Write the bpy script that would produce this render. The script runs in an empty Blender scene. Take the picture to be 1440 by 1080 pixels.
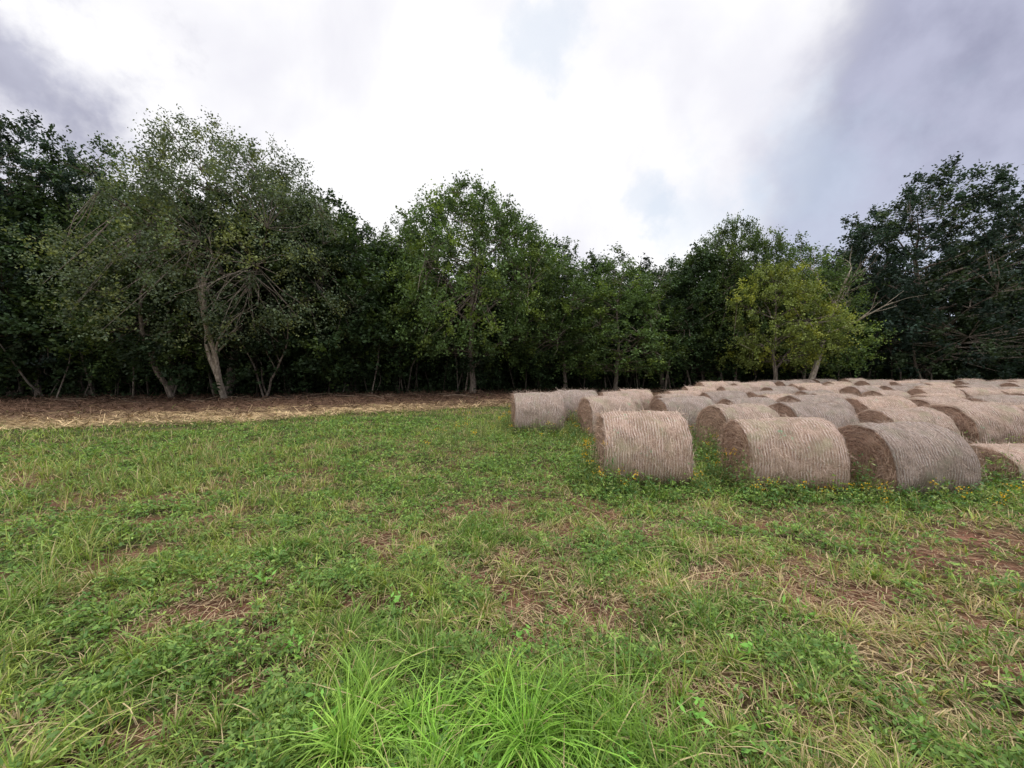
import bpy, math, numpy as np
from mathutils import Vector
rng = np.random.default_rng(7)
scene = bpy.context.scene
F = 541.0
CAMH = 1.85

# ------------------------------------------------------------------ helpers
def hash2(ix, iy, seed):
    h = (ix.astype(np.int64) * 374761393 + iy.astype(np.int64) * 668265263 + seed * 974634777) & 0xFFFFFFFF
    h = ((h ^ (h >> 13)) * 1274126177) & 0xFFFFFFFF
    return ((h ^ (h >> 16)) & 0xFFFF) / 65535.0
def vnoise(x, y, seed=0):
    x = np.asarray(x, float); y = np.asarray(y, float)
    ix = np.floor(x); iy = np.floor(y); fx = x - ix; fy = y - iy
    fx = fx * fx * (3 - 2 * fx); fy = fy * fy * (3 - 2 * fy)
    a = hash2(ix, iy, seed); b = hash2(ix + 1, iy, seed); c = hash2(ix, iy + 1, seed); d = hash2(ix + 1, iy + 1, seed)
    return (a * (1 - fx) + b * fx) * (1 - fy) + (c * (1 - fx) + d * fx) * fy
def fbm(x, y, seed=0, o=4):
    s = 0; a = 0.5; t = 0
    for i in range(o):
        s = s + a * vnoise(x * 2 ** i + 17.3 * i, y * 2 ** i - 9.1 * i, seed + i); t += a; a *= 0.55
    return s / t
def sstep(a, b, x):
    t = np.clip((x - a) / (b - a), 0, 1); return t * t * (3 - 2 * t)

def gz(x, y):
    x = np.asarray(x, float); y = np.asarray(y, float)
    yy = np.clip(y - 6.0, 0, 26)
    z = 0.0425 * yy * sstep(0, 3, yy) - 0.0 * x
    z = z + (fbm(x * 0.9, y * 0.9, 5, 3) - 0.5) * 0.10 + (fbm(x * .2, y * .2, 8, 2) - 0.5) * 0.12 * sstep(2, 10, y)
    return z

def quad_mesh(name, V, Q, cols=None, mats=None, midx=None, smooth=False):
    V = np.asarray(V, np.float32); Q = np.asarray(Q, np.int32)
    me = bpy.data.meshes.new(name)
    me.vertices.add(len(V)); me.vertices.foreach_set('co', V.ravel())
    me.loops.add(Q.size); me.loops.foreach_set('vertex_index', Q.ravel())
    me.polygons.add(len(Q))
    me.polygons.foreach_set('loop_start', np.arange(0, Q.size, 4, dtype=np.int32))
    me.polygons.foreach_set('loop_total', np.full(len(Q), 4, np.int32))
    for m in (mats or []): me.materials.append(m)
    if midx is not None: me.polygons.foreach_set('material_index', np.asarray(midx, np.int32))
    me.polygons.foreach_set('use_smooth', np.full(len(Q), smooth, bool))
    if cols is not None:
        a = me.color_attributes.new('Col', 'FLOAT_COLOR', 'POINT')
        c = np.ones((len(V), 4), np.float32); c[:, :3] = cols
        a.data.foreach_set('color', c.ravel())
    me.update(calc_edges=True)
    return me
def add_obj(name, me, loc=(0, 0, 0), rotz=0, scale=1):
    o = bpy.data.objects.new(name, me); scene.collection.objects.link(o)
    o.location = loc; o.rotation_euler = (0, 0, rotz)
    o.scale = (scale, scale, scale) if np.isscalar(scale) else scale
    return o

class NT:
    def __init__(s, mat):
        mat.use_nodes = True; s.t = mat.node_tree; s.t.nodes.clear()
    def n(s, typ, ins=None, **kw):
        nd = s.t.nodes.new(typ)
        for k, v in kw.items(): setattr(nd, k, v)
        for k, v in (ins or {}).items():
            if isinstance(v, bpy.types.NodeSocket): s.t.links.new(v, nd.inputs[k])
            else: nd.inputs[k].default_value = v
        return nd
    def math(s, op, a, b=0.0, clamp=False):
        return s.n('ShaderNodeMath', {0: a, 1: b}, operation=op, use_clamp=clamp).outputs[0]
    def mix(s, f, a, b, mode='MIX'):
        nd = s.t.nodes.new('ShaderNodeMix'); nd.data_type = 'RGBA'; nd.blend_type = mode
        for i, v in ((0, f), (6, a), (7, b)):
            if isinstance(v, bpy.types.NodeSocket): s.t.links.new(v, nd.inputs[i])
            else: nd.inputs[i].default_value = v if i == 0 else (*v, 1)
        return nd.outputs[2]
    def sm(s, x, a, b, lo=0.0, hi=1.0):
        return s.n('ShaderNodeMapRange', {0: x, 1: a, 2: b, 3: lo, 4: hi}, interpolation_type='SMOOTHSTEP').outputs[0]

# ------------------------------------------------------------------ materials
def leaf_mat(name, transl=0.35, rough=0.6, spec=0.25):
    m = bpy.data.materials.new(name); t = NT(m)
    at = t.n('ShaderNodeAttribute', attribute_name='Col')
    oi = t.n('ShaderNodeObjectInfo')
    v = t.sm(oi.outputs['Random'], 0, 1, 0.82, 1.18)
    col = t.n('ShaderNodeHueSaturation', {'Color': at.outputs['Color'], 'Value': v}).outputs[0]
    p = t.n('ShaderNodeBsdfPrincipled', {'Base Color': col, 'Roughness': rough, 'Specular IOR Level': spec})
    if transl <= 0:
        t.n('ShaderNodeOutputMaterial', {0: p.outputs[0]}); return m
    tc = t.mix(1.0, col, (1.25, 1.3, 0.6), 'MULTIPLY')
    tr = t.n('ShaderNodeBsdfTranslucent', {'Color': tc})
    mx = t.n('ShaderNodeMixShader', {0: transl, 1: p.outputs[0], 2: tr.outputs[0]})
    t.n('ShaderNodeOutputMaterial', {0: mx.outputs[0]})
    return m
M_LEAF = leaf_mat('leaf_material', 0.25, 0.55, 0.22)
M_WOOD = leaf_mat('woodland_leaf_material', 0.0, 0.9, 0.05)
M_GRASS = leaf_mat('grass_material', 0.3, 0.5, 0.3)
M_STRAW = leaf_mat('straw_material', 0.0, 0.8, 0.1)

def bark_mat(name, a, b_, c_):
    m = bpy.data.materials.new(name); t = NT(m)
    tc = t.n('ShaderNodeTexCoord')
    mp = t.n('ShaderNodeMapping', {0: tc.outputs['Object'], 3: (9, 9, 1.6)})
    nz = t.n('ShaderNodeTexNoise', {'Vector': mp.outputs[0], 'Scale': 1.5, 'Detail': 8.0, 'Roughness': .7})
    nz2 = t.n('ShaderNodeTexNoise', {'Vector': tc.outputs['Object'], 'Scale': 1.1, 'Detail': 3.0})
    c = t.mix(t.sm(nz.outputs[0], .35, .7), a, b_)
    c = t.mix(t.sm(nz2.outputs[0], .5, .7, 0, .5), c, c_)
    b = t.n('ShaderNodeBump', {'Height': nz.outputs[0], 'Distance': .04, 'Strength': .8})
    p = t.n('ShaderNodeBsdfPrincipled', {'Base Color': c, 'Roughness': .9, 'Specular IOR Level': .1, 'Normal': b.outputs[0]})
    t.n('ShaderNodeOutputMaterial', {0: p.outputs[0]})
    return m
M_BARK = bark_mat('bark_material', (.07, .055, .045), (.30, .25, .20), (.18, .17, .14))
M_PALE = bark_mat('pale_bark_material', (.16, .13, .10), (.50, .43, .34), (.34, .32, .26))
M_BARK_SHADE = bark_mat('shaded_bark_material', (.025, .02, .017), (.12, .10, .08), (.07, .07, .055))  # bark copy with understory shade put into its colour

def ground_mat():
    m = bpy.data.materials.new('ground_material'); t = NT(m)
    at = t.n('ShaderNodeAttribute', attribute_name='Col')
    tc = t.n('ShaderNodeTexCoord')
    n1 = t.n('ShaderNodeTexNoise', {'Vector': tc.outputs['Object'], 'Scale': 28.0, 'Detail': 8.0, 'Roughness': .75})
    n2 = t.n('ShaderNodeTexNoise', {'Vector': tc.outputs['Object'], 'Scale': 3.0, 'Detail': 6.0, 'Roughness': .7})
    n3 = t.n('ShaderNodeTexNoise', {'Vector': tc.outputs['Object'], 'Scale': 75.0, 'Detail': 4.0, 'Distortion': 2.5})
    f = t.sm(n1.outputs[0], .3, .7, .45, 1.5)
    c = t.n('ShaderNodeVectorMath', {0: at.outputs['Color'], 1: t.n('ShaderNodeCombineXYZ', {0: f, 1: f, 2: f}).outputs[0]}, operation='MULTIPLY').outputs[0]
    f2 = t.sm(n2.outputs[0], .35, .65, .5, 1.45)
    c = t.n('ShaderNodeVectorMath', {0: c, 1: t.n('ShaderNodeCombineXYZ', {0: f2, 1: f2, 2: f2}).outputs[0]}, operation='MULTIPLY').outputs[0]
    c2 = t.n('ShaderNodeVectorMath', {0: c, 1: (2.2, 2.0, 1.7)}, operation='MULTIPLY').outputs[0]
    c = t.mix(t.sm(n3.outputs[0], .58, .70, 0, .6), c, c2)
    h = t.math('ADD', n1.outputs[0], n3.outputs[0])
    b = t.n('ShaderNodeBump', {'Height': h, 'Distance': .03, 'Strength': .9})
    p = t.n('ShaderNodeBsdfPrincipled', {'Base Color': c, 'Roughness': .95, 'Specular IOR Level': .05, 'Normal': b.outputs[0]})
    t.n('ShaderNodeOutputMaterial', {0: p.outputs[0]})
    return m
M_GROUND = ground_mat()

def bale_mats():
    m = bpy.data.materials.new('bale_netwrap_material'); t = NT(m)
    tc = t.n('ShaderNodeTexCoord'); oi = t.n('ShaderNodeObjectInfo')
    off = t.n('ShaderNodeVectorMath', {0: tc.outputs['Object'], 1: t.n('ShaderNodeCombineXYZ', {0: t.math('MULTIPLY', oi.outputs['Random'], 37.0), 1: 0.0, 2: 0.0}).outputs[0]}, operation='ADD').outputs[0]
    big = t.n('ShaderNodeTexNoise', {'Vector': off, 'Scale': 2.6, 'Detail': 7.0, 'Roughness': .72})
    fine = t.n('ShaderNodeTexNoise', {'Vector': off, 'Scale': 34.0, 'Detail': 8.0, 'Roughness': .8, 'Distortion': 1.5})
    mp = t.n('ShaderNodeMapping', {0: off, 3: (60, 4, 4)})
    streak = t.n('ShaderNodeTexNoise', {'Vector': mp.outputs[0], 'Scale': 1.0, 'Detail': 5.0, 'Roughness': .75, 'Distortion': .3})
    wob = t.n('ShaderNodeTexNoise', {'Vector': off, 'Scale': 2.2, 'Detail': 4.0, 'Roughness': .65})
    offw = t.n('ShaderNodeVectorMath', {0: off, 1: t.n('ShaderNodeCombineXYZ', {0: t.math('MULTIPLY', wob.outputs[0], .14), 1: 0.0, 2: 0.0}).outputs[0]}, operation='ADD').outputs[0]
    wv = t.n('ShaderNodeTexWave', {'Vector': offw, 'Scale': 7.5, 'Distortion': 1.2, 'Detail': 3.0, 'Detail Scale': 3.0, 'Detail Roughness': .6}, wave_type='BANDS', bands_direction='X')
    vis = t.sm(t.n('ShaderNodeTexNoise', {'Vector': off, 'Scale': 5.0, 'Detail': 5.0, 'Roughness': .7}).outputs[0], .40, .60, .1, 1.0)
    c = t.mix(t.sm(fine.outputs[0], .38, .62), (.16, .095, .068), (.56, .42, .335))
    c = t.mix(t.sm(streak.outputs[0], .42, .62, 0, .55), c, (.62, .49, .41))
    c = t.mix(t.math('MULTIPLY', t.sm(wv.outputs['Fac'], .6, .95, 0, .65), vis), c, (.76, .66, .61))
    c = t.mix(t.math('MULTIPLY', t.sm(wv.outputs['Fac'], .35, .05, 0, .6), vis), c, (.21, .125, .095))
    c = t.mix(t.sm(big.outputs[0], .48, .64, 0, .7), c, (.29, .225, .165))
    c = t.mix(t.sm(big.outputs[0], .42, .34, 0, .5), c, (.60, .45, .39))
    c = t.mix(t.sm(wob.outputs[0], .32, .50, .5, 0), c, (.34, .33, .21))
    # darker and browner towards the ground, edge broken by noise
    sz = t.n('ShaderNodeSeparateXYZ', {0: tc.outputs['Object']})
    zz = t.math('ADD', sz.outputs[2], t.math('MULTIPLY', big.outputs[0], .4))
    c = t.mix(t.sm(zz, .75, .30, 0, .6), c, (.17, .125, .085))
    gn = t.n('ShaderNodeTexNoise', {'Vector': off, 'Scale': 3.4, 'Detail': 7.0, 'Roughness': .95})
    c = t.mix(t.sm(gn.outputs[0], .605, .645, 0, .7), c, (.15, .48, .27))
    pn = t.n('ShaderNodeTexNoise', {'Vector': t.n('ShaderNodeMapping', {0: off, 1: (5.3, 2.2, 8.1)}).outputs[0], 'Scale': 3.0, 'Detail': 7.0, 'Roughness': .9})
    c = t.mix(t.sm(pn.outputs[0], .62, .67, 0, .4), c, (.66, .33, .30))
    c = t.n('ShaderNodeHueSaturation', {'Color': c, 'Value': t.sm(oi.outputs['Random'], 0, 1, .8, 1.1), 'Saturation': t.sm(oi.outputs['Random'], 0, 1, .8, 1.12)}).outputs[0]
    h = t.math('ADD', t.math('MULTIPLY', t.math('MULTIPLY', wv.outputs['Fac'], vis), .6), t.math('ADD', fine.outputs[0], streak.outputs[0]))
    b = t.n('ShaderNodeBump', {'Height': h, 'Distance': .025, 'Strength': .9})
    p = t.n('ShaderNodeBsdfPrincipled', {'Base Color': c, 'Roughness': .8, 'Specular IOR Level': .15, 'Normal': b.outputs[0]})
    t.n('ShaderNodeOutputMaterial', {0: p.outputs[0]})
    m2 = bpy.data.materials.new('bale_end_material'); t = NT(m2)
    tc = t.n('ShaderNodeTexCoord')
    sx = t.n('ShaderNodeSeparateXYZ', {0: tc.outputs['Object']})
    yy = sx.outputs[1]; zz = t.math('SUBTRACT', sx.outputs[2], .62)
    r = t.math('SQRT', t.math('ADD', t.math('MULTIPLY', yy, yy), t.math('MULTIPLY', zz, zz)))
    ang = t.math('ARCTAN2', zz, yy)
    pv = t.n('ShaderNodeCombineXYZ', {0: t.math('MULTIPLY', r, 30.0), 1: t.math('MULTIPLY', ang, 1.6), 2: sx.outputs[0]})
    n1 = t.n('ShaderNodeTexNoise', {'Vector': pv.outputs[0], 'Scale': 1.0, 'Detail': 6.0, 'Roughness': .75, 'Distortion': .8})
    n2 = t.n('ShaderNodeTexNoise', {'Vector': tc.outputs['Object'], 'Scale': 36.0, 'Detail': 6.0, 'Roughness': .75, 'Distortion': 1.0})
    c = t.mix(t.sm(n1.outputs[0], .38, .60), (.15, .07, .045), (.56, .36, .26))
    c = t.mix(t.sm(n2.outputs[0], .44, .64, 0, .7), c, (.66, .49, .38))
    b = t.n('ShaderNodeBump', {'Height': t.math('ADD', t.math('MULTIPLY', n1.outputs[0], .8), n2.outputs[0]), 'Distance': .045, 'Strength': .9})
    p = t.n('ShaderNodeBsdfPrincipled', {'Base Color': c, 'Roughness': .9, 'Specular IOR Level': .05, 'Normal': b.outputs[0]})
    t.n('ShaderNodeOutputMaterial', {0: p.outputs[0]})
    return m, m2
M_NET, M_END = bale_mats()

# ------------------------------------------------------------------ zones
EX = [-80, -40, -17, -9, -7, 0, 8, 20, 35, 80]
EY = [9, 10.5, 12.7, 15.0, 17.0, 20.0, 24, 29, 31, 33]
TX = [-80, -32, -14, 0, 14, 30, 80]
TY = [22, 23, 25, 29, 30, 31, 34]
def zones(x, y):
    w = (fbm(x * .5, y * .5, 31) - .5) * 2.2 + (fbm(x * 2.5, y * 2.5, 37) - .5) * 2.0
    edge = np.interp(x, EX, EY); tl = np.interp(x, TX, TY)
    straw = sstep(-.5, .7, y - edge + w * .9)
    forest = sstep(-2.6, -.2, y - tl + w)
    return straw, forest
PATCH = [(-.55, 3.7, .38, 1), (2.44, 4.26, .4, 1), (-2.39, 3.08, .4, 2), (-.5, 5.5, .55, 2), (-1.48, 4.45, .42, 2), (2.75, 3.4, .6, 2),
         (3.9, 3.1, .55, 2), (2.6, 2.4, .5, 1), (.25, 2.74, .5, 1), (-4, 4.9, .45, 1), (1.2, 3.3, .4, 1), (4.6, 3.9, .7, 2), (3.4, 2.5, .5, 2),
         (.4, 4.9, .45, 2), (-2.1, 5.6, .4, 1), (1.6, 4.7, .4, 1), (-1.6, 2.5, .25, 1), (-3.9, 6.8, .6, 1), (1.1, 2.2, .35, 2), (1.9, 3.6, .35, 2), (5.6, 4.4, .6, 2)]
def dry_bare(x, y):
    dry = sstep(.50, .70, fbm(x * 1.5, y * 1.5, 41)) * .5 + sstep(-1.2, 3.2, x) * .34 * sstep(6.8, 4.8, y) + .08
    bare = sstep(.55, .68, fbm(x * 1.7 + 9, y * 2.2, 52)) * .8 * sstep(12, 6, y)
    jx = x + (fbm(x * 5, y * 5, 61) - .5) * .9; jy = y + (fbm(x * 5, y * 5, 62) - .5) * .9
    br = .5 + .9 * sstep(.35, .6, fbm(x * 7, y * 7, 63))
    for px, py, r, k in PATCH:
        q = np.exp(-(((jx - px) / r) ** 2 * .6 + ((jy - py) / (r * .8)) ** 2)) * br
        dry = np.maximum(dry, q * 1.0)
        if k == 2: bare = np.maximum(bare, q * 1.0)
    lush = np.exp(-(((x + .25) / .75) ** 2 + ((y - 1.9) / .35) ** 2))
    return np.clip(dry - lush, 0, 1), np.clip(bare - lush, 0, 1), lush

# ------------------------------------------------------------------ ground
def axis(lo, hi, core_lo, core_hi, step):
    core = np.arange(core_lo, core_hi + 1e-6, step)
    l = core_lo - np.geomspace(step, core_lo - lo, 26)[::-1]
    r = core_hi + np.geomspace(step, hi - core_hi, 26)
    return np.concatenate([l, core, r])
gx = axis(-900, 900, -28, 30, .13); gy = axis(-300, 1200, -3, 34, .13)
X, Y = np.meshgrid(gx, gy)
x = X.ravel(); y = Y.ravel()
z = gz(x, y)
st, fo = zones(x, y); dr, ba, lu = dry_bare(x, y)
z = z + st * (1 - fo) * (fbm(x * 2.2, y * 2.2, 71) - .45) * .24
green = np.array([.065, .075, .03]); dryc = np.array([.22, .165, .09]); soil = np.array([.235, .12, .08])
strawc = np.array([.44, .32, .175]); shaded_litter = np.array([.026, .019, .014]); brown = np.array([.145, .088, .058])  # leaf litter brown, darkened further to paint in shade under the trees
c = green + (dryc - green) * dr[:, None]
c = c + (soil - c) * ba[:, None]
edge = np.interp(x, EX, EY); tl = np.interp(x, TX, TY)
tt = np.clip((y - edge) / (tl - edge + .01), 0, 1)
pale = sstep(.42, .05, tt + (fbm(x * .6, y * 1.5, 81) - .5) * 1.0) * sstep(2, -10, x)
sc = brown + (strawc - brown) * np.clip(pale + sstep(.60, .72, fbm(x * 1.5, y * 3, 83)) * .3, 0, 1)[:, None]
c = c + (sc - c) * st[:, None]
c = c + (shaded_litter - c) * fo[:, None]
nx, ny = len(gx), len(gy)
i = np.arange((nx) * (ny)).reshape(ny, nx)
Q = np.stack([i[:-1, :-1], i[:-1, 1:], i[1:, 1:], i[1:, :-1]], -1).reshape(-1, 4)
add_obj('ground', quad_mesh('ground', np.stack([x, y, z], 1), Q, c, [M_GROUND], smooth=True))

# ------------------------------------------------------------------ bales
def make_bale(seed, L=1.38, R=.70, squash=1.0):
    r = np.random.default_rng(seed)
    nt, nxs = 80, 30
    th = np.linspace(0, 2 * np.pi, nt, endpoint=False)
    rings = []
    for k, f in enumerate([.02, .2, .4, .6, .8, .91]): rings.append((-L / 2 - .05 * (1 - f) + .015, f, 1))
    xs = np.linspace(-L / 2, L / 2, nxs)
    for k, xx in enumerate(xs):
        e = min(k, nxs - 1 - k); rings.append((xx, [.95, .98, .993][e] if e < 3 else 1.0, 0))
    for k, f in enumerate([.91, .8, .6, .4, .2, .02]): rings.append((L / 2 + .05 * (1 - f) - .015, f, 1))
    V = []; 
    sk = r.normal(0, .04)
    for k, (xx, f, e) in enumerate(rings):
        nzr = (fbm(th * 0 + xx * 2.5 + seed * 9, np.cos(th) * 2 + 5, seed, 3) - .5) * .12 + (fbm(np.sin(th) * 3 + 4, np.cos(th) * 3 + xx * 5, seed + 3, 3) - .5) * .11
        nzr = nzr + (fbm(th * 3, xx * 14 + th * 0, seed + 21, 2) - .5) * .012
        rr = R * f * (1 + nzr * (1 if f > .5 else f)) * (1 + sk * xx)
        yy = rr * np.cos(th); zz = rr * np.sin(th)
        xo = (fbm(yy * 6 + seed, zz * 6, seed + 5, 3) - .5) * (.14 if e else .05)
        yy = yy * (1 + .08 * sstep(.3, -1, zz / R))
        zz = np.where(zz < -.5 * R, -.5 * R + (zz + .5 * R) * .72, zz) * squash
        V.append(np.stack([xx + xo, yy, zz], 1))
    V = np.concatenate(V); V[:, 2] += .60 * squash
    nr = len(rings); idx = np.arange(nr * nt).reshape(nr, nt)
    Q = np.stack([idx[:-1], np.roll(idx[:-1], -1, 1), np.roll(idx[1:], -1, 1), idx[1:]], -1).reshape(-1, 4)
    ringm = np.array([1 if (rings[k][2] or rings[k + 1][2]) else 0 for k in range(nr - 1)])
    mi = np.repeat(ringm, nt)
    cols = np.ones((len(V), 3)) * .3
    n = 6000
    endp = r.random(n) < .5
    a = r.uniform(0, 2 * np.pi, n); rad = np.where(endp, R * np.sqrt(r.random(n)) * .98, R * 1.0)
    px = np.where(endp, np.where(r.random(n) < .75, -1, 1) * (L / 2 + .0), r.uniform(-L / 2, L / 2, n))
    py = rad * np.cos(a); pz = rad * np.sin(a)
    pz = np.where(pz < -.5 * R, -.5 * R + (pz + .5 * R) * .72, pz) * squash + .60 * squash
    P = np.stack([px, py, pz], 1)
    nrm = np.stack([np.where(endp, np.sign(px), 0), np.where(endp, 0, np.cos(a)), np.where(endp, 0, np.sin(a))], 1)
    tan = np.stack([0 * a, -np.sin(a), np.cos(a)], 1)
    D = tan * r.choice([-1, 1], n)[:, None] + r.normal(0, .5, (n, 3)) + nrm * np.where(endp, .35, .10)[:, None]
    D /= np.linalg.norm(D, axis=1)[:, None]
    S = np.cross(D, nrm + r.normal(0, .3, (n, 3))); S /= np.linalg.norm(S, axis=1)[:, None]
    ln = r.uniform(.04, .16, n)[:, None]; w = r.uniform(.0015, .0028, n)[:, None]
    P = P + nrm * .015
    T = P + D * ln
    q = np.stack([P - S * w, P + S * w, T + S * w * .5, T - S * w * .5], 1).reshape(-1, 3)
    qi = np.arange(n * 4).reshape(n, 4) + len(V)
    cc = np.where(endp[:, None], np.array([.58, .41, .31]), np.array([.60, .47, .38])) * r.uniform(.3, 1.2, (n, 1))
    return quad_mesh('hay_bale', np.concatenate([V, q]), np.concatenate([Q, qi]), np.concatenate([cols, np.repeat(cc, 4, 0)]),
                     [M_NET, M_END, M_STRAW], np.concatenate([mi, np.full(n, 2)]), smooth=True)
BM = [make_bale(s) for s in (1, 2, 3, 4, 5)]
BLOW = make_bale(9, R=.64, squash=.62)
bales = [(.78, 11.9, 3), (2.34, 7.05, -7), (4.58, 6.62, -9), (6.42, 6.45, 3), (8.75, 6.7, 0, 'low'), (10.6, 6.9, 3),
         (2.78, 11.3, 8), (4.95, 11.2, 3), (5.3, 9.0, 5), (7.0, 9.1, 2), (8.75, 8.65, 0), (10.25, 8.6, 2), (12.1, 8.8, -3),
         (6.75, 11.0, 0), (8.5, 10.9, 4), (10.2, 10.8, -2), (12.0, 10.9, 3), (13.7, 10.9, 1), (15.5, 11.0, -2),
         (2.3, 13.9, 4), (3.95, 14.1, -3), (5.7, 13.5, 7), (7.45, 13.6, 0), (9.2, 13.3, 4), (11.0, 13.2, -2), (12.8, 13.3, 2), (14.6, 13.2, 5), (16.4, 13.2, 0), (18.2, 13.4, 2)]
for row, (yy, x0) in enumerate([(15.7, 5.0), (18.0, 8.8), (20.3, 10.6), (22.8, 13), (25.2, 17)]):
    xx = x0
    while xx < 1.42 * yy + 2:
        bales.append((xx + rng.uniform(-.15, .15), yy + rng.uniform(-.25, .25), rng.uniform(-7, 7)))
        xx += 1.7 + rng.uniform(0, .25) + (1.2 if rng.random() < .1 else 0)
SZ = {0: 1.06, 1: 1.03, 2: .97, 3: .97, 8: .96, 10: .93}
brect = []
for k, b in enumerate(bales):
    me = BLOW if len(b) > 3 else BM[k % 5]
    s = SZ.get(k, rng.uniform(.94, 1.02))
    if k > 19: s *= .93
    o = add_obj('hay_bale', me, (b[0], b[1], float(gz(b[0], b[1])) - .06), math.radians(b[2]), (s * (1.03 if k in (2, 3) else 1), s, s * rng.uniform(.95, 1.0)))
    brect.append((b[0], b[1]))
brect = np.array(brect)
def bale_dist(x, y):
    d = np.full(len(x), 9.0)
    for bx, by in brect:
        q = np.hypot(np.maximum(np.abs(x - bx) - .70, 0), np.maximum(np.abs(y - by) - .5, 0))
        d = np.minimum(d, q)
    return d

# ------------------------------------------------------------------ grass
def ribbons(P, H, az, bend, W, C, seg, tipc=None, flop=0.0):
    n = len(P); t = np.linspace(0, 1, seg + 1)
    d = np.stack([np.cos(az), np.sin(az), 0 * az], 1); s = np.stack([-np.sin(az), np.cos(az), 0 * az], 1)
    tw = rng.uniform(-1.2, 1.2, n)
    s = s * np.cos(tw)[:, None] + d * np.sin(tw)[:, None]
    V = np.zeros((n, seg + 1, 2, 3)); K = np.zeros((n, seg + 1, 2, 3))
    for k, u in enumerate(t):
        c = P + d * (bend * H * (u ** 1.7))[:, None]
        c[:, 2] += H * u * np.sqrt(np.clip(1 - (np.minimum(bend, 1.2) * u) ** 2 * .62, .02, 1))
        w = W * (1 - u) ** .6 * .5 + W * .05
        V[:, k, 0] = c - s * w[:, None]; V[:, k, 1] = c + s * w[:, None]
        cc = C if tipc is None else C + (tipc - C) * (u ** 2)
        K[:, k, 0] = cc; K[:, k, 1] = cc
    b = (np.arange(n) * (seg + 1) * 2)[:, None]
    Q = np.concatenate([b + np.array([[2 * k, 2 * k + 1, 2 * k + 3, 2 * k + 2]]) for k in range(seg)], 1).reshape(-1, 4)
    return V.reshape(-1, 3), Q, K.reshape(-1, 3)
def leaves(Cn, size, aspect, C, nrm_bias=None, r=rng, up=0.0):
    n = len(Cn)
    N = r.normal(0, 1, (n, 3)); N[:, 2] = np.abs(N[:, 2]) + up
    if nrm_bias is not None: N += nrm_bias
    N /= np.linalg.norm(N, axis=1)[:, None]
    A = np.cross(N, r.normal(0, 1, (n, 3))); A /= np.linalg.norm(A, axis=1)[:, None]
    B = np.cross(N, A)
    L = size[:, None] * .5; w = L * aspect
    V = np.stack([Cn - A * L, Cn + B * w + A * L * .1, Cn + A * L, Cn - B * w + A * L * .1], 1).reshape(-1, 3)
    return V, np.arange(n * 4).reshape(n, 4), np.repeat(C, 4, 0)
class Acc:
    def __init__(s): s.V = []; s.Q = []; s.C = []; s.M = []; s.n = 0
    def add(s, V, Q, C, m=0):
        s.V.append(V); s.Q.append(Q + s.n); s.C.append(C); s.M.append(np.full(len(Q), m)); s.n += len(V)
    def mesh(s, name, mats, smooth=False):
        return quad_mesh(name, np.concatenate(s.V), np.concatenate(s.Q), np.concatenate(s.C), mats, np.concatenate(s.M), smooth)
def sample(n, rmin, rmax, r0, p):
    rr = np.geomspace(rmin, rmax, 600)
    pdf = np.minimum(1, (r0 / rr) ** p) * rr
    cdf = np.concatenate([[0], np.cumsum((pdf[1:] + pdf[:-1]) / 2 * np.diff(rr))]); cdf /= cdf[-1]
    r = np.interp(rng.random(n), cdf, rr)
    a = np.radians(90 + rng.uniform(-64, 64, n))
    return r * np.cos(a), r * np.sin(a) - .3, r

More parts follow.
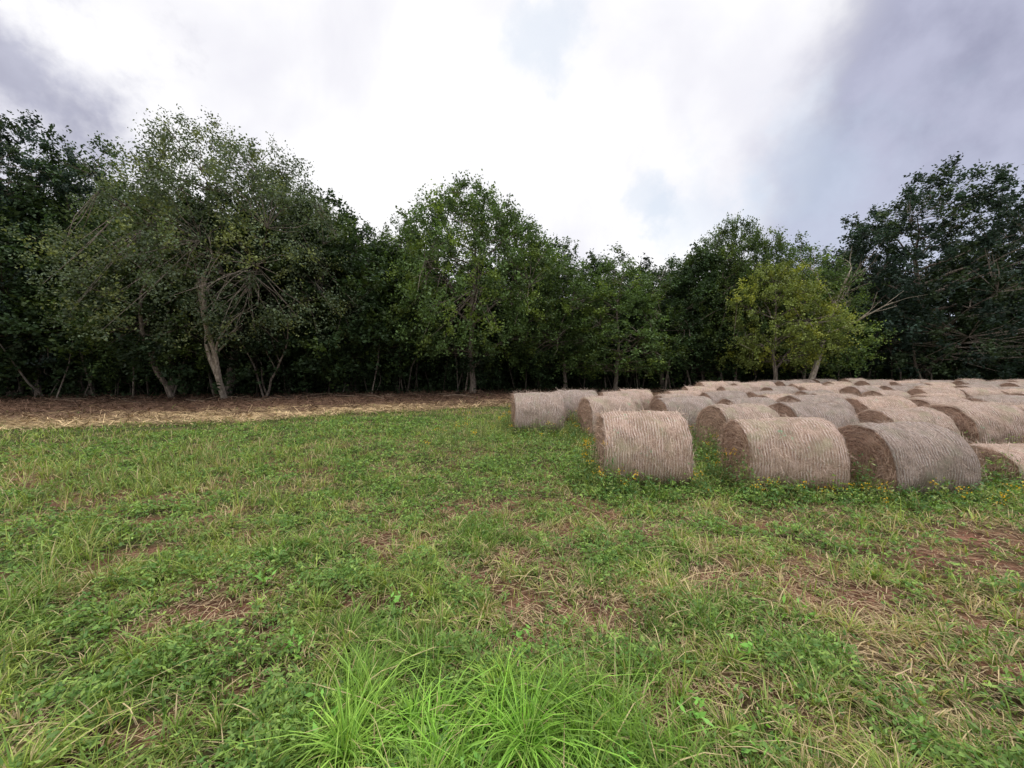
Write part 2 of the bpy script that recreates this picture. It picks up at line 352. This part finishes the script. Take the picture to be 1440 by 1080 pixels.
G = Acc()
def grass_pass(n, rmin, rmax, seg):
    x, y, r = sample(n, rmin, rmax, 2.6, 1.55)
    cell = .15; ix = np.floor(x / cell); iy = np.floor(y / cell)
    tx = (ix + .15 + .7 * hash2(ix, iy, 301)) * cell; ty = (iy + .15 + .7 * hash2(ix, iy, 302)) * cell
    pull = (hash2(ix, iy, 303) < .6) * (.4 + .4 * rng.random(n)) * (r < 12)
    x = x + (tx - x) * pull; y = y + (ty - y) * pull
    tus = hash2(ix, iy, 304)
    st, fo = zones(x, y); dr, ba, lu = dry_bare(x, y); bd = bale_dist(x, y)
    tuft = fbm(x * 3.6, y * 3.6, 91, 3)
    keep = rng.random(n) < (1 - ba * .95) * (1 - np.clip(st, 0, 1) * .985) * (1 - .25 * dr) * (.36 + 1.1 * sstep(.38, .60, tuft)) 
    x, y, r, dr, ba, lu, bd, tuft, tus, tx, ty, pull = [q[keep] for q in (x, y, r, dr, ba, lu, bd, tuft, tus, tx, ty, pull)]
    n = len(x)
    tall = np.clip(sstep(.8, .1, bd) + .9 * np.exp(-(((x + .2) / 1.9) ** 2 + ((y - 12) / 1.6) ** 2)) + .7 * sstep(-2.6, -5.2, x) * sstep(13, 9, y) * sstep(.32, .55, fbm(x * .7, y * .7, 33)), 0, 1)
    H = rng.gamma(4, .25, n) * (.038 + .06 * sstep(.4, .72, tuft) + .05 * tus ** 3) * (1 + 1.1 * lu) * (1 - .25 * dr) + .02
    H = H * (1 + 2.6 * tall * rng.random(n))
    H = np.minimum(H, .40)
    az = rng.uniform(0, 2 * np.pi, n); bend = rng.gamma(2.8, .36, n) * (1 - .35 * tall)
    az = np.where(pull > 0, np.arctan2(y - ty, x - tx) + rng.normal(0, .8, n), az)
    W = rng.uniform(.0034, .0076, n) * (1 + r / 7) * (1 + .3 * lu)
    hue = fbm(x * 1.7, y * 1.7, 95, 3); rnd = rng.random(n)
    g1 = np.array([.165, .265, .052]); g2 = np.array([.28, .35, .08]); g3 = np.array([.065, .14, .036]); dc = np.array([.58, .46, .265])
    C = g1 + (g2 - g1) * sstep(.35, .65, hue)[:, None]
    C = C + (g3 - C) * (sstep(.25, 1, rnd) * .8)[:, None]
    C = C + (np.array([.22, .44, .06]) - C) * (lu * .8)[:, None]
    C = C * (.68 + .64 * tus)[:, None]
    C = C + (np.array([.36, .35, .15]) - C) * (tall * .5 * (rng.random(n) < .6))[:, None]
    isdry = rng.random(n) < (.055 + .6 * dr)
    C = np.where(isdry[:, None], dc * rng.uniform(.45, 1.15, (n, 1)), C * rng.uniform(.6, 1.35, (n, 1)))
    P = np.stack([x, y, gz(x, y) - .005], 1)
    tip = C * 1.1 + np.array([.04, .035, 0])
    G.add(*ribbons(P, H, az, bend, W, C, seg, tip))
grass_pass(170000, .7, 5.5, 4)
grass_pass(240000, 5.0, 30, 2)
x, y, r = sample(72000, .8, 12, 2.6, 1.5)
dr, ba, lu = dry_bare(x, y); st, fo = zones(x, y)
k = (rng.random(len(x)) < .12 + .85 * np.maximum(dr, ba * .5)) & (st < .5); x, y, r = x[k], y[k], r[k]; n = len(x)
az = rng.uniform(0, 6.283, n); ln = rng.uniform(.03, .13, n)
P0 = np.stack([x, y, gz(x, y) + rng.uniform(.004, .045, n)], 1)
D = np.stack([np.cos(az), np.sin(az), rng.normal(0, .15, n)], 1); S = np.stack([-np.sin(az), np.cos(az), 0 * az], 1) * (rng.uniform(.001, .0026, n) * (1 + r / 6))[:, None]
V = np.stack([P0 - S, P0 + S, P0 + D * ln[:, None] + S * .6, P0 + D * ln[:, None] - S * .6], 1).reshape(-1, 3)
G.add(V, np.arange(n * 4).reshape(n, 4), np.repeat(np.array([.52, .39, .24]) * rng.uniform(.3, 1.2, (n, 1)), 4, 0))
add_obj('grass', G.mesh('grass', [M_GRASS]))

# clover / broadleaf weeds
Wd = Acc()
x, y, r = sample(135000, .8, 16, 2.8, 1.5)
tuft = fbm(x * 2.4 + 50, y * 2.4, 111, 3); st, fo = zones(x, y); dr, ba, lu = dry_bare(x, y); bd = bale_dist(x, y)
near = sstep(1.1, .1, bd) * (y < 12)
k = rng.random(len(x)) < np.clip((.16 + .8 * sstep(.44, .61, tuft)) * (1 - .92 * ba) * (1 - .6 * dr) * (1 - lu * .7) + near * .9, 0, 1) * (1 - st)
x, y, r, tuft, near = x[k], y[k], r[k], tuft[k], near[k]; n = len(x)
h = rng.uniform(.02, .12, n) * (.6 + .8 * sstep(.45, .7, tuft)) * (1 + 2.4 * near * rng.random(n))
m = 4
cx = np.repeat(x, m) + rng.normal(0, .017, n * m); cy = np.repeat(y, m) + rng.normal(0, .017, n * m)
cz = gz(cx, cy) + np.repeat(h, m) + rng.normal(0, .008, n * m)
base = np.array([.09, .19, .042]); b2 = np.array([.27, .38, .09])
cc = base + (b2 - base) * rng.random((n, 1)) ** 1.4; cc = np.repeat(cc * rng.uniform(.6, 1.3, (n, 1)), m, 0)
sz = rng.uniform(.016, .036, n * m) * np.repeat(1 + r / 9, m)
Wd.add(*leaves(np.stack([cx, cy, cz], 1), sz, .38, cc, up=.8))
def leafy_plant(px, py, H, col, nl, ls, flower=False):
    z0 = float(gz(px, py)); az = rng.uniform(0, 6.28); ln = rng.uniform(0, .3)
    top = np.array([px + math.cos(az) * ln * H, py + math.sin(az) * ln * H, z0 + H]); b0 = np.array([px, py, z0])
    t = rng.uniform(.1, 1, nl)[:, None]
    c = b0 + (top - b0) * t + rng.normal(0, 1, (nl, 3)) * np.array([ls * .9, ls * .9, ls * .3])
    Wd.add(*leaves(c, rng.uniform(.6, 1.2, nl) * ls, .36, np.array([col]) * rng.uniform(.7, 1.3, (nl, 1)), up=.5))
    s = np.array([.003, 0, 0]); Wd.add(np.stack([b0 - s, b0 + s, top + s, top - s]), np.arange(4).reshape(1, 4), np.repeat(np.array([[.14, .17, .06]]), 4, 0))
    if flower:
        nf = 16; c = top + rng.normal(0, 1, (nf, 3)) * np.array([.04, .04, .035])
        Wd.add(*leaves(c, rng.uniform(.014, .032, nf), .8, np.array([[.75, .45, .03]]) * rng.uniform(.7, 1.1, (nf, 1))))
for bi, b in enumerate(bales[:19]):
    for q in range(120 if bi < 14 else 60):
        a = rng.uniform(-1.0, .95); u = rng.random()
        if u < .62: px, py = b[0] + a, b[1] - .62 - abs(rng.normal(0, .24))
        else: px, py = b[0] - .80 - abs(rng.normal(0, .15)), b[1] + rng.uniform(-.75, .7)
        hmax = rng.uniform(.10, .40) if u < .62 else rng.uniform(.25, .75)
        if rng.random() < .1: hmax = min(hmax * 1.5, .8)
        leafy_plant(px, py, hmax, (.075, .16, .045) if rng.random() < .6 else (.22, .27, .085), 20, .06, rng.random() < (.13 if b[0] < 6 else .05))
for px, py in [(-1.45, 2.55), (1.0, 2.05), (1.15, 1.85), (.55, 1.75), (-.2, 1.7), (-1.0, 2.0), (1.5, 2.5), (-2.2, 3.4), (.1, 2.6), (2.2, 2.9), (-.9, 3.1)]:
    leafy_plant(px, py, .13, (.20, .42, .08), 24, .065)
for q in range(380):
    leafy_plant(rng.uniform(-2.2, 2.4), rng.uniform(8.5, 13.5), rng.uniform(.15, .6), (.27, .28, .11) if q % 3 else (.14, .21, .07), 14, .05, rng.random() < .08)
add_obj('broadleaf_weeds', Wd.mesh('broadleaf_weeds', [M_GRASS]))

# straw and stick debris on cleared strip
Sd = Acc(); n = 130000
x = rng.uniform(-34, 26, n); e = np.interp(x, EX, EY); tl = np.interp(x, TX, TY)
y = e - 1.0 + (tl + 3 - e) * rng.random(n) ** 1.25
dens = fbm(x * .9, y * 1.6, 121); k = rng.random(n) < (.2 + sstep(.4, .65, dens)) * .8 * np.where(x > 4, .35, 1); x, y = x[k], y[k]; n = len(x)
tt = np.clip((y - np.interp(x, EX, EY)) / 4.5 + sstep(-9, 2, x) * .4, 0, 1)
az = rng.uniform(0, 6.283, n); ln = rng.uniform(.06, .38, n); D = np.stack([np.cos(az), np.sin(az), rng.normal(.10, .3, n)], 1) * ln[:, None]
P = np.stack([x, y, gz(x, y) + rng.uniform(.01, .16, n)], 1); S = np.stack([-np.sin(az), np.cos(az), rng.normal(0, .5, n)], 1) * rng.uniform(.003, .014, (n, 1))
V = np.stack([P - S, P + S, P + D + S * .6, P + D - S * .6], 1).reshape(-1, 3)
cA = np.array([.55, .41, .23]); cB = np.array([.14, .085, .058])
C = cA + (cB - cA) * np.clip(tt * 1.6 + rng.normal(0, .3, n), 0, 1)[:, None]
Sd.add(V, np.arange(n * 4).reshape(n, 4), np.repeat(C * rng.uniform(.3, 1.5, (n, 1)), 4, 0))

# ------------------------------------------------------------------ trees
def tube(pts, rad, sides):
    pts = np.asarray(pts); rad = np.asarray(rad); n = len(pts)
    d = np.gradient(pts, axis=0); d /= np.linalg.norm(d, axis=1)[:, None] + 1e-9
    ref = np.array([.31, .95, .05]); s = np.cross(d, ref); s /= np.linalg.norm(s, axis=1)[:, None] + 1e-9
    u = np.cross(d, s); a = np.linspace(0, 2 * np.pi, sides, endpoint=False)
    V = (pts[:, None] + rad[:, None, None] * (np.cos(a)[None, :, None] * s[:, None] + np.sin(a)[None, :, None] * u[:, None])).reshape(-1, 3)
    idx = np.arange(n * sides).reshape(n, sides)
    Q = np.stack([idx[:-1], np.roll(idx[:-1], -1, 1), np.roll(idx[1:], -1, 1), idx[1:]], -1).reshape(-1, 4)
    return V, Q
def make_tree(name, seed, H, R, base, nclump, ntwig, nleaf, lsize, col, trunk_r=.22, stems=1, lean=(0, 0), pw=.7, twl=1.0, var=.35, nlimb=16, shell=.45, topshoot=.4, crown_c=(0, 0), rnd=.5, bark=None, topw=.45):
    r = np.random.default_rng(seed); A = Acc()
    def T(p, rad, s=6):
        V, Q = tube(p, rad, s); A.add(V, Q, np.full((len(V), 3), .1), 0)
    trunks = []
    for s in range(stems):
        a = r.uniform(0, 6.28); off = np.array([math.cos(a), math.sin(a), 0]) * (.25 if stems > 1 else 0)
        sp = off * (6 if stems > 1 else 0)
        t = np.linspace(0, 1, 14)
        p = np.zeros((14, 3)); top = H * (.84 if s == 0 else r.uniform(.6, .75))
        wob = np.cumsum(r.normal(0, .12, (14, 2)), 0); wob -= wob[0]
        p[:, 0] = off[0] + (lean[0] + crown_c[0] * .5) * t ** 1.3 + sp[0] * t + wob[:, 0] * H / 22
        p[:, 1] = off[1] + (lean[1] + crown_c[1] * .5) * t ** 1.3 + sp[1] * t + wob[:, 1] * H / 22
        p[:, 2] = -.25 + t * top
        rad = trunk_r * (1 if s == 0 else .7) * ((1 - t) ** .8 * .93 + .04); rad[0] *= 1.45
        T(p, rad, 9); trunks.append((p, rad))
    cx = lean[0] * .8 + crown_c[0]; cy = lean[1] * .8 + crown_c[1]
    def prof(t): return np.sin(np.pi * np.clip(t, 0.01, .985) ** pw) ** rnd
    LP = []; LR = []
    for k in range(nlimb):
        p, rad = trunks[k % stems]
        j = int(np.clip(r.normal(2.2 + 8 * k / nlimb, 1.0) + 14 * base / H * .7, 1, 11)); s0 = p[j]
        a = k * 2.4 + r.normal(0, .3); t = np.clip((s0[2] + H * .12 - base) / (H - base), .05, .9)
        ll = R * prof(t) * r.uniform(.55, .85)
        e = np.array([cx + math.cos(a) * ll, cy + math.sin(a) * ll, min(s0[2] + ll * r.uniform(.25, .8), H * .9)])
        u = np.linspace(0, 1, 8)[:, None]
        q = s0 + (e - s0) * u; q[:, 2] += (np.sin(u * np.pi) * ll * r.uniform(-.05, .12))[:, 0]
        q[1:] += np.cumsum(r.normal(0, .09, (7, 3)), 0)
        rr = min(rad[j] * .6, trunk_r * .5) * (1 - np.linspace(0, 1, 8)) ** .9 + .012
        T(q, rr, 5); LP.append(q[2:]); LR.append(rr[2:])
    for p, rad in trunks: LP.append(p[6:]); LR.append(rad[6:])
    LP = np.concatenate(LP); LR = np.concatenate(LR)
    t = r.random(nclump * 4); w = prof(t); kk = r.random(len(t)) < w ** 1.3 * (.62 + topw * t); t = t[kk][:nclump]; n = len(t)
    a = r.uniform(0, 2 * np.pi, n); lob = .66 + .66 * fbm(a * 1.3 + seed, t * 5, seed, 2) 
    rr = R * prof(t) * lob * (shell + (1 - shell) * r.random(n) ** .6) * np.where(r.random(n) < .08, 1.12, 1)
    hh = base + (H - base) * t * (.82 + .26 * vnoise(a * 1.5 + 7, a * 0 + seed, seed))
    Cn = np.stack([cx + rr * np.cos(a), cy + rr * np.sin(a), hh - .12 * rr], 1) + r.normal(0, .2, (n, 3))
    for c in Cn[::2]:
        d = np.linalg.norm((LP - c), axis=1) + np.where(LP[:, 2] > c[2], 1.5, 0); j = int(np.argmin(d)); s0 = LP[j]
        mid = (s0 + c) / 2 + r.normal(0, .15, 3); T([s0, mid, c], [min(LR[j], .045), .022, .008], 3)
    cc0 = np.array([cx, cy, base + (H - base) * .35])
    out = Cn - cc0; out /= np.linalg.norm(out, axis=1)[:, None] + 1e-6
    m = n * ntwig
    tb = np.repeat(Cn, ntwig, 0); td = r.normal(0, .75, (m, 3)) + np.repeat(out, ntwig, 0) * .7 + np.array([0, 0, topshoot]) 
    td /= np.linalg.norm(td, axis=1)[:, None]; tl = r.uniform(.35, 1.15, m) * twl
    u = r.uniform(.05, 1.03, (m, nleaf)); c = tb[:, None] + td[:, None] * (tl[:, None] * u)[:, :, None]
    c[:, :, 2] -= (u ** 2) * .12 * tl[:, None]
    c = c.reshape(-1, 3) + r.normal(0, .10 * twl, (m * nleaf, 3))
    cl = (np.repeat(1 + (r.random(n) - .5) * 2 * var, ntwig * nleaf))[:, None] * r.uniform(.6, 1.4, (m * nleaf, 1))
    yel = np.repeat(r.random(n) < .2, ntwig * nleaf)[:, None]
    C = np.array(col) * cl * np.where(yel, np.array([1.6, 1.4, .95]), 1.0)
    V, Q, K = leaves(c, r.uniform(.65, 1.3, len(c)) * lsize, .60, C, r=r, up=.25)
    A.add(V, Q, K, 1)
    return A.mesh(name, [bark or M_BARK, M_LEAF])

DG = (.044, .076, .031); MG = (.080, .128, .041); YG = (.145, .18, .046); BG = (.029, .050, .036); FG = (.090, .120, .066)
T_feather = make_tree('feathery', 11, 16.6, 8.2, 3.2, 880, 9, 10, .14, FG, .26, 2, (1.2, 0), .68, 1.2, .35, 22, .35, .45, rnd=.5, topw=.8)
T_center = make_tree('center', 12, 15.3, 6.9, 2.8, 860, 8, 11, .17, MG, .24, 1, (0, 0), .62, 1.0, .5, 22, .4, .45, rnd=.58, topw=.8)
T_oak = make_tree('oak', 13, 17, 8.4, 1.6, 960, 8, 11, .21, BG, .34, 1, (0, 0), .70, .95, .45, 22, .42, .2, rnd=.42, topw=.7)
T_yel = make_tree('yellow', 14, 9.4, 3.7, 2.2, 330, 8, 11, .15, YG, .17, 1, (0, 0), .62, .85, .4, 16, .4, .4, rnd=.5)
T_g1 = make_tree('g1', 15, 15, 4.9, 2.4, 430, 7, 10, .20, DG, .2, 1, (.5, 0), .62, 1.05, .45, 16, .35, .5)
T_g2 = make_tree('g2', 16, 14, 4.5, 2.2, 430, 7, 10, .18, MG, .17, 1, (-.5, 0), .55, 1.0, .5, 16, .35, .6)
T_g3 = make_tree('g3', 17, 16, 5.4, 2.8, 450, 7, 10, .21, DG, .22, 2, (0, 0), .7, 1.1, .45, 18, .35, .4)
T_d1 = make_tree('d1', 19, 14.5, 5.0, .8, 430, 7, 10, .26, (.026, .045, .019), .17, 1, (.5, 0), .6, 1.1, .4, 14, .3, .4, bark=M_BARK_SHADE)  # interior-row tree, canopy shade painted into the leaf colour
T_d2 = make_tree('d2', 20, 14, 5.0, 1.2, 430, 7, 10, .26, (.034, .060, .024), .18, 2, (-.4, 0), .65, 1.1, .4, 14, .3, .5, bark=M_BARK_SHADE)  # second interior-row tree, leaf colour also darkened as painted shade
T_small = make_tree('small', 18, 7.5, 2.3, 1.5, 130, 7, 9, .15, DG, .075, 1, (.4, 0), .6, .75, .35, 10, .3, .5, bark=M_BARK_SHADE)
def px2x(px, d): return (px - 720) / F * d
def place(name, me, px, d, rot, s, H=None):
    X = px2x(px, d); add_obj(name, me, (X, d, float(gz(X, d)) - .05), math.radians(rot), s)
place('deciduous_tree', T_feather, 312, 25.0, 0, (1.0, 1.0, 1.06))
place('deciduous_tree', T_g2, 242, 25.0, 40, (.9, .9, .9))
place('deciduous_tree', T_center, 664, 28.5, 0, (1.0, 1.0, 1.09))
place('yellow_green_tree', T_yel, 1092, 27.0, 0, (.95, .95, 1.02))
place('deciduous_tree', T_center, 1040, 32.0, 70, (.8, .8, .97))
place('deciduous_tree', T_g2, 1130, 30.0, 150, (.9, .9, .80))
place('oak_tree', T_oak, 1300, 33.0, 0, (1.12, 1.1, 1.06))
place('oak_tree', T_oak, 1440, 36.0, 120, (1.0, 1.0, 1.0))
place('oak_tree', T_oak, 1205, 37.0, 200, (.7, .7, .76))
place('oak_tree', T_oak, 20, 26.0, 90, (.9, .9, 1.07))
place('oak_tree', T_oak, -130, 25.5, 220, (1.0, 1.0, 1.04))
place('deciduous_tree', T_g3, 130, 27.0, 30, (.95, .95, 1.1))
place('deciduous_tree', T_g3, 400, 29.0, 200, (.9, .9, .92))
place('deciduous_tree', T_g1, 500, 30.0, 20, (.95, .95, .88))
place('deciduous_tree', T_g2, 560, 31.0, 90, (.95, .95, .92))
place('deciduous_tree', T_g2, 795, 30.5, 10, (1.0, 1.0, .80))
place('deciduous_tree', T_g2, 865, 29.5, 200, (1.0, 1.0, .72))
place('deciduous_tree', T_g1, 930, 32.0, 130, (.9, .9, .74))
place('deciduous_tree', T_g3, 985, 33.0, 250, (.9, .9, .74))
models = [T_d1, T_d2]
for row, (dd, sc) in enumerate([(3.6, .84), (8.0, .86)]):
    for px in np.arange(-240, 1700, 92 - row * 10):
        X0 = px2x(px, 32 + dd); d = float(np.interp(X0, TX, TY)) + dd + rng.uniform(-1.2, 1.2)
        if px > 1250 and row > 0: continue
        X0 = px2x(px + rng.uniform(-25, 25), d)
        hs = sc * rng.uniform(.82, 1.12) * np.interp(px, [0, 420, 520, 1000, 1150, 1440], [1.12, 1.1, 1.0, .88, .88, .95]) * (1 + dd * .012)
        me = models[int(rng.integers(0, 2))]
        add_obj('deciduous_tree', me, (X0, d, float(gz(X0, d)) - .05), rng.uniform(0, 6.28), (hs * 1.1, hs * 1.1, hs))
for q in range(40):
    px = rng.uniform(-60, 1500); d0 = 30; X0 = px2x(px, d0); d = float(np.interp(X0, TX, TY)) + rng.uniform(1.5, 6)
    X0 = px2x(px, d); s = rng.uniform(.55, 1.05)
    add_obj('sapling_tree', T_small, (X0, d, float(gz(X0, d)) - .05), rng.uniform(0, 6.28), (s, s, s * rng.uniform(.9, 1.3)))
U = Acc(); n = 75000
x = rng.uniform(-60, 60, n); y = np.interp(x, TX, TY) + rng.uniform(-.2, 9, n)
d = fbm(x * .45, y * .45, 131); hgt = .25 + 1.8 * sstep(.42, .7, d) + .5 * sstep(10, 20, x)
k = rng.random(n) < .25 + sstep(.38, .62, d); x, y, hgt = x[k], y[k], hgt[k]; n = len(x)
c = np.stack([x, y, gz(x, y) + hgt * rng.random(n) ** 1.3], 1)
U.add(*leaves(c, rng.uniform(.10, .24, n), .6, np.array(DG) * .6 * rng.uniform(.4, 1.3, (n, 1)), up=.3), 1)  # leaf green dimmed to paint in understory shade
for q in range(460):
    X0 = rng.uniform(-45, 45); front = q % 9 == 0
    d = float(np.interp(X0, TX, TY)) + (rng.uniform(-.3, 2) if front else rng.uniform(.5, 10)); h = rng.uniform(3, 7)
    b0 = np.array([X0, d, float(gz(X0, d)) - .1]); ln = rng.normal(0, .5, 2) * h * .35; wb = rng.normal(0, .18, (4, 3))
    p = [b0, b0 + np.array([ln[0] * .3, ln[1] * .3, h * .33]) + wb[0], b0 + np.array([ln[0] * .6, ln[1] * .6, h * .66]) + wb[1], b0 + np.array([ln[0], ln[1], h]) + wb[2]]
    rr = rng.uniform(.03, .10) if front else rng.uniform(.015, .06); V, Q = tube(p, [rr, rr * .85, rr * .65, rr * .3], 5); U.add(V, Q, np.full((len(V), 3), .1), 2 if front else 0)
add_obj('undergrowth', U.mesh('undergrowth', [M_BARK_SHADE, M_LEAF, M_BARK]))
Bk = Acc(); n = 110000
x = rng.uniform(-90, 90, n); y = np.interp(x, TX, TY) + rng.uniform(9, 19, n)
hm = 7.5 + 3 * fbm(x * .3, y * .3, 141); hm = np.where(x > 32, 4.5 + 2 * fbm(x * .3, y * .3, 142), hm)
c = np.stack([x, y, 1 + hm * rng.random(n)], 1)
Bk.add(*leaves(c, rng.uniform(.4, .75, n), .7, np.array([.013, .021, .010]) * rng.uniform(.4, 1.3, (n, 1))))  # near-black leaf colour paints the shade of the forest interior
n = 70000
x = rng.uniform(-90, 90, n); y = np.interp(x, TX, TY) + rng.uniform(9, 17, n)
c = np.stack([x, y, .6 + 3.6 * rng.random(n)], 1)
Bk.add(*leaves(c, rng.uniform(.5, .9, n), .75, np.array([.009, .013, .008]) * rng.uniform(.4, 1.3, (n, 1))))  # low leaves darker still, shade under the canopy put into colour
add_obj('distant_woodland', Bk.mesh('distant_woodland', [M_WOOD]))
for q in range(170):
    X0 = rng.uniform(-26, 12); d = float(np.interp(X0, TX, TY)) - abs(rng.normal(0, 2.2)); a = rng.uniform(0, 6.28); L = rng.uniform(.4, 1.8)
    p0 = np.array([X0, d, float(gz(X0, d)) + .04]); dv = np.array([math.cos(a), math.sin(a) * .6, rng.uniform(0, .15)])
    p = [p0, p0 + dv * L * .5 + rng.normal(0, .05, 3), p0 + dv * L]; rr = rng.uniform(.010, .03)
    V, Q = tube(p, [rr, rr * .8, rr * .3], 5); Sd.add(V, Q, np.full((len(V), 3), 1) * np.array([.24, .18, .13]) * rng.uniform(.4, 1.4))
add_obj('straw_and_stick_debris', Sd.mesh('debris', [M_STRAW]))
def dead_branch(px, d, pts, r0, mat, dep=2):
    A = Acc(); X0 = px2x(px, d); z0 = float(gz(X0, d)); r = np.random.default_rng(int(px))
    def grow(p, dirv, L, rad, depth):
        n = 8; P = [p]
        for i in range(n):
            dirv = dirv + r.normal(0, .12, 3) + np.array([0, 0, .02]); dirv /= np.linalg.norm(dirv); P.append(P[-1] + dirv * L / n)
        rd = np.linspace(rad, rad * .35, n + 1); V, Q = tube(P, rd, 7); A.add(V, Q, np.full((len(V), 3), .1))
        if depth:
            for i in (3, 4, 5, 6, 7, 8):
                nd = dirv + r.normal(0, .55, 3); nd[2] += .15; nd /= np.linalg.norm(nd); grow(P[i], nd, L * .42, rd[i] * .55, depth - 1)
    for dv, L in pts:
        v = np.array(dv, float); v /= np.linalg.norm(v); grow(np.array([0, 0, -.1]), v, L, r0, dep)
    add_obj('bare_branched_tree', A.mesh('dead', [mat]), (X0, d, z0))
dead_branch(316, 23.3, [((.42, -.45, 1), 7.5), ((.02, -.4, 1), 7.0)], .17, M_PALE)
dead_branch(1135, 26.5, [((.40, -.1, 1), 9.5)], .20, M_PALE)
dead_branch(374, 24.6, [((.2, -.2, 1), 5.5)], .08, M_BARK)
dead_branch(242, 23.6, [((.0, -.05, 1), 7.5)], .16, M_BARK, 1)

# ------------------------------------------------------------------ world
w = bpy.data.worlds.new("World"); scene.world = w; t = NT(w)
tc = t.n('ShaderNodeTexCoord'); nv = t.n('ShaderNodeVectorMath', {0: tc.outputs['Generated']}, operation='NORMALIZE').outputs[0]
SUN = Vector((.40, -.04, .9)).normalized()
sky = t.n('ShaderNodeTexSky', sky_type='NISHITA', sun_disc=False, sun_elevation=math.asin(SUN.z), sun_rotation=math.atan2(SUN.x, SUN.y))
n1 = t.n('ShaderNodeTexNoise', {'Vector': nv, 'Scale': 2.4, 'Detail': 6.0, 'Roughness': .5, 'Distortion': .3})
n2 = t.n('ShaderNodeTexNoise', {'Vector': nv, 'Scale': 5.0, 'Detail': 7.0, 'Roughness': .55})
n3 = t.n('ShaderNodeTexNoise', {'Vector': nv, 'Scale': 13.0, 'Detail': 6.0, 'Roughness': .6})
sx = t.n('ShaderNodeSeparateXYZ', {0: nv})
def ad(a, b): return t.math('ADD', a, b)
xr = ad(sx.outputs[0], t.math('MULTIPLY', t.math('SUBTRACT', n2.outputs[0], .5), .30))
right = t.sm(xr, .44, .60)
jn = ad(t.math('SUBTRACT', n2.outputs[0], .5), t.math('MULTIPLY', t.math('SUBTRACT', n3.outputs[0], .5), .7))
def blob(px, py, a, lo, hi, jit=.12):
    v = Vector(((px - 720) / F, 1, (535 - py) / F)).normalized()
    ds = t.n('ShaderNodeVectorMath', {0: nv, 1: tuple(v)}, operation='DISTANCE').outputs['Value']
    ds = ad(ds, t.math('MULTIPLY', jn, jit))
    return t.sm(ds, a, a * .05, lo, hi)
left = t.math('MAXIMUM', blob(30, 105, .19, 0, .8, .45), blob(-300, 100, .30, 0, .8, .4))
dark = t.math('MAXIMUM', right, left)
grey = t.mix(t.sm(n2.outputs[0], .35, .66), (.33, .335, .46), (.54, .55, .70))
grey = t.mix(t.sm(sx.outputs[2], .40, .16, 0, .6), grey, (.68, .75, .90))
white = t.mix(t.sm(n1.outputs[0], .36, .58), (.95, .94, 1.0), (1.12, 1.11, 1.12))
c = t.mix(dark, white, grey)
for (px, py, a, amt, j) in [(765, 65, .085, .45, .22), (900, 278, .085, .4, .30), (1160, 250, .20, .45, .35), (985, 300, .14, .35, .35)]:
    c = t.mix(blob(px, py, a, 0, amt, j), c, (.66, .77, .92))
up = t.sm(sx.outputs[2], .72, .95, 1.0, 2.1)
back = t.sm(sx.outputs[1], .1, -.4, 1.0, 1.25)
bg1 = t.n('ShaderNodeBackground', {0: sky.outputs[0], 1: .1})
bg2 = t.n('ShaderNodeBackground', {0: c, 1: t.math('MAXIMUM', up, back)})
mx = t.n('ShaderNodeMixShader', {0: .93, 1: bg1.outputs[0], 2: bg2.outputs[0]})
t.n('ShaderNodeOutputWorld', {0: mx.outputs[0]})
sl = bpy.data.lights.new('sun', 'SUN'); sl.energy = 1.5; sl.angle = math.radians(12); sl.color = (1, .96, .9)
so = bpy.data.objects.new('sun', sl); scene.collection.objects.link(so); so.rotation_euler = SUN.to_track_quat('Z', 'Y').to_euler(); so.location = (0, 0, 50)

# ------------------------------------------------------------------ camera
cam = bpy.data.cameras.new('camera'); co = bpy.data.objects.new('camera', cam); scene.collection.objects.link(co)
cam.sensor_width = 36; cam.lens = 36 * F / 1440; cam.clip_end = 3000; cam.clip_start = .05
co.location = (0, 0, CAMH); co.rotation_euler = (math.radians(90 - .5), 0, 0)
scene.camera = co
scene.view_settings.view_transform = 'Standard'; scene.view_settings.look = 'None'; scene.view_settings.exposure = 0
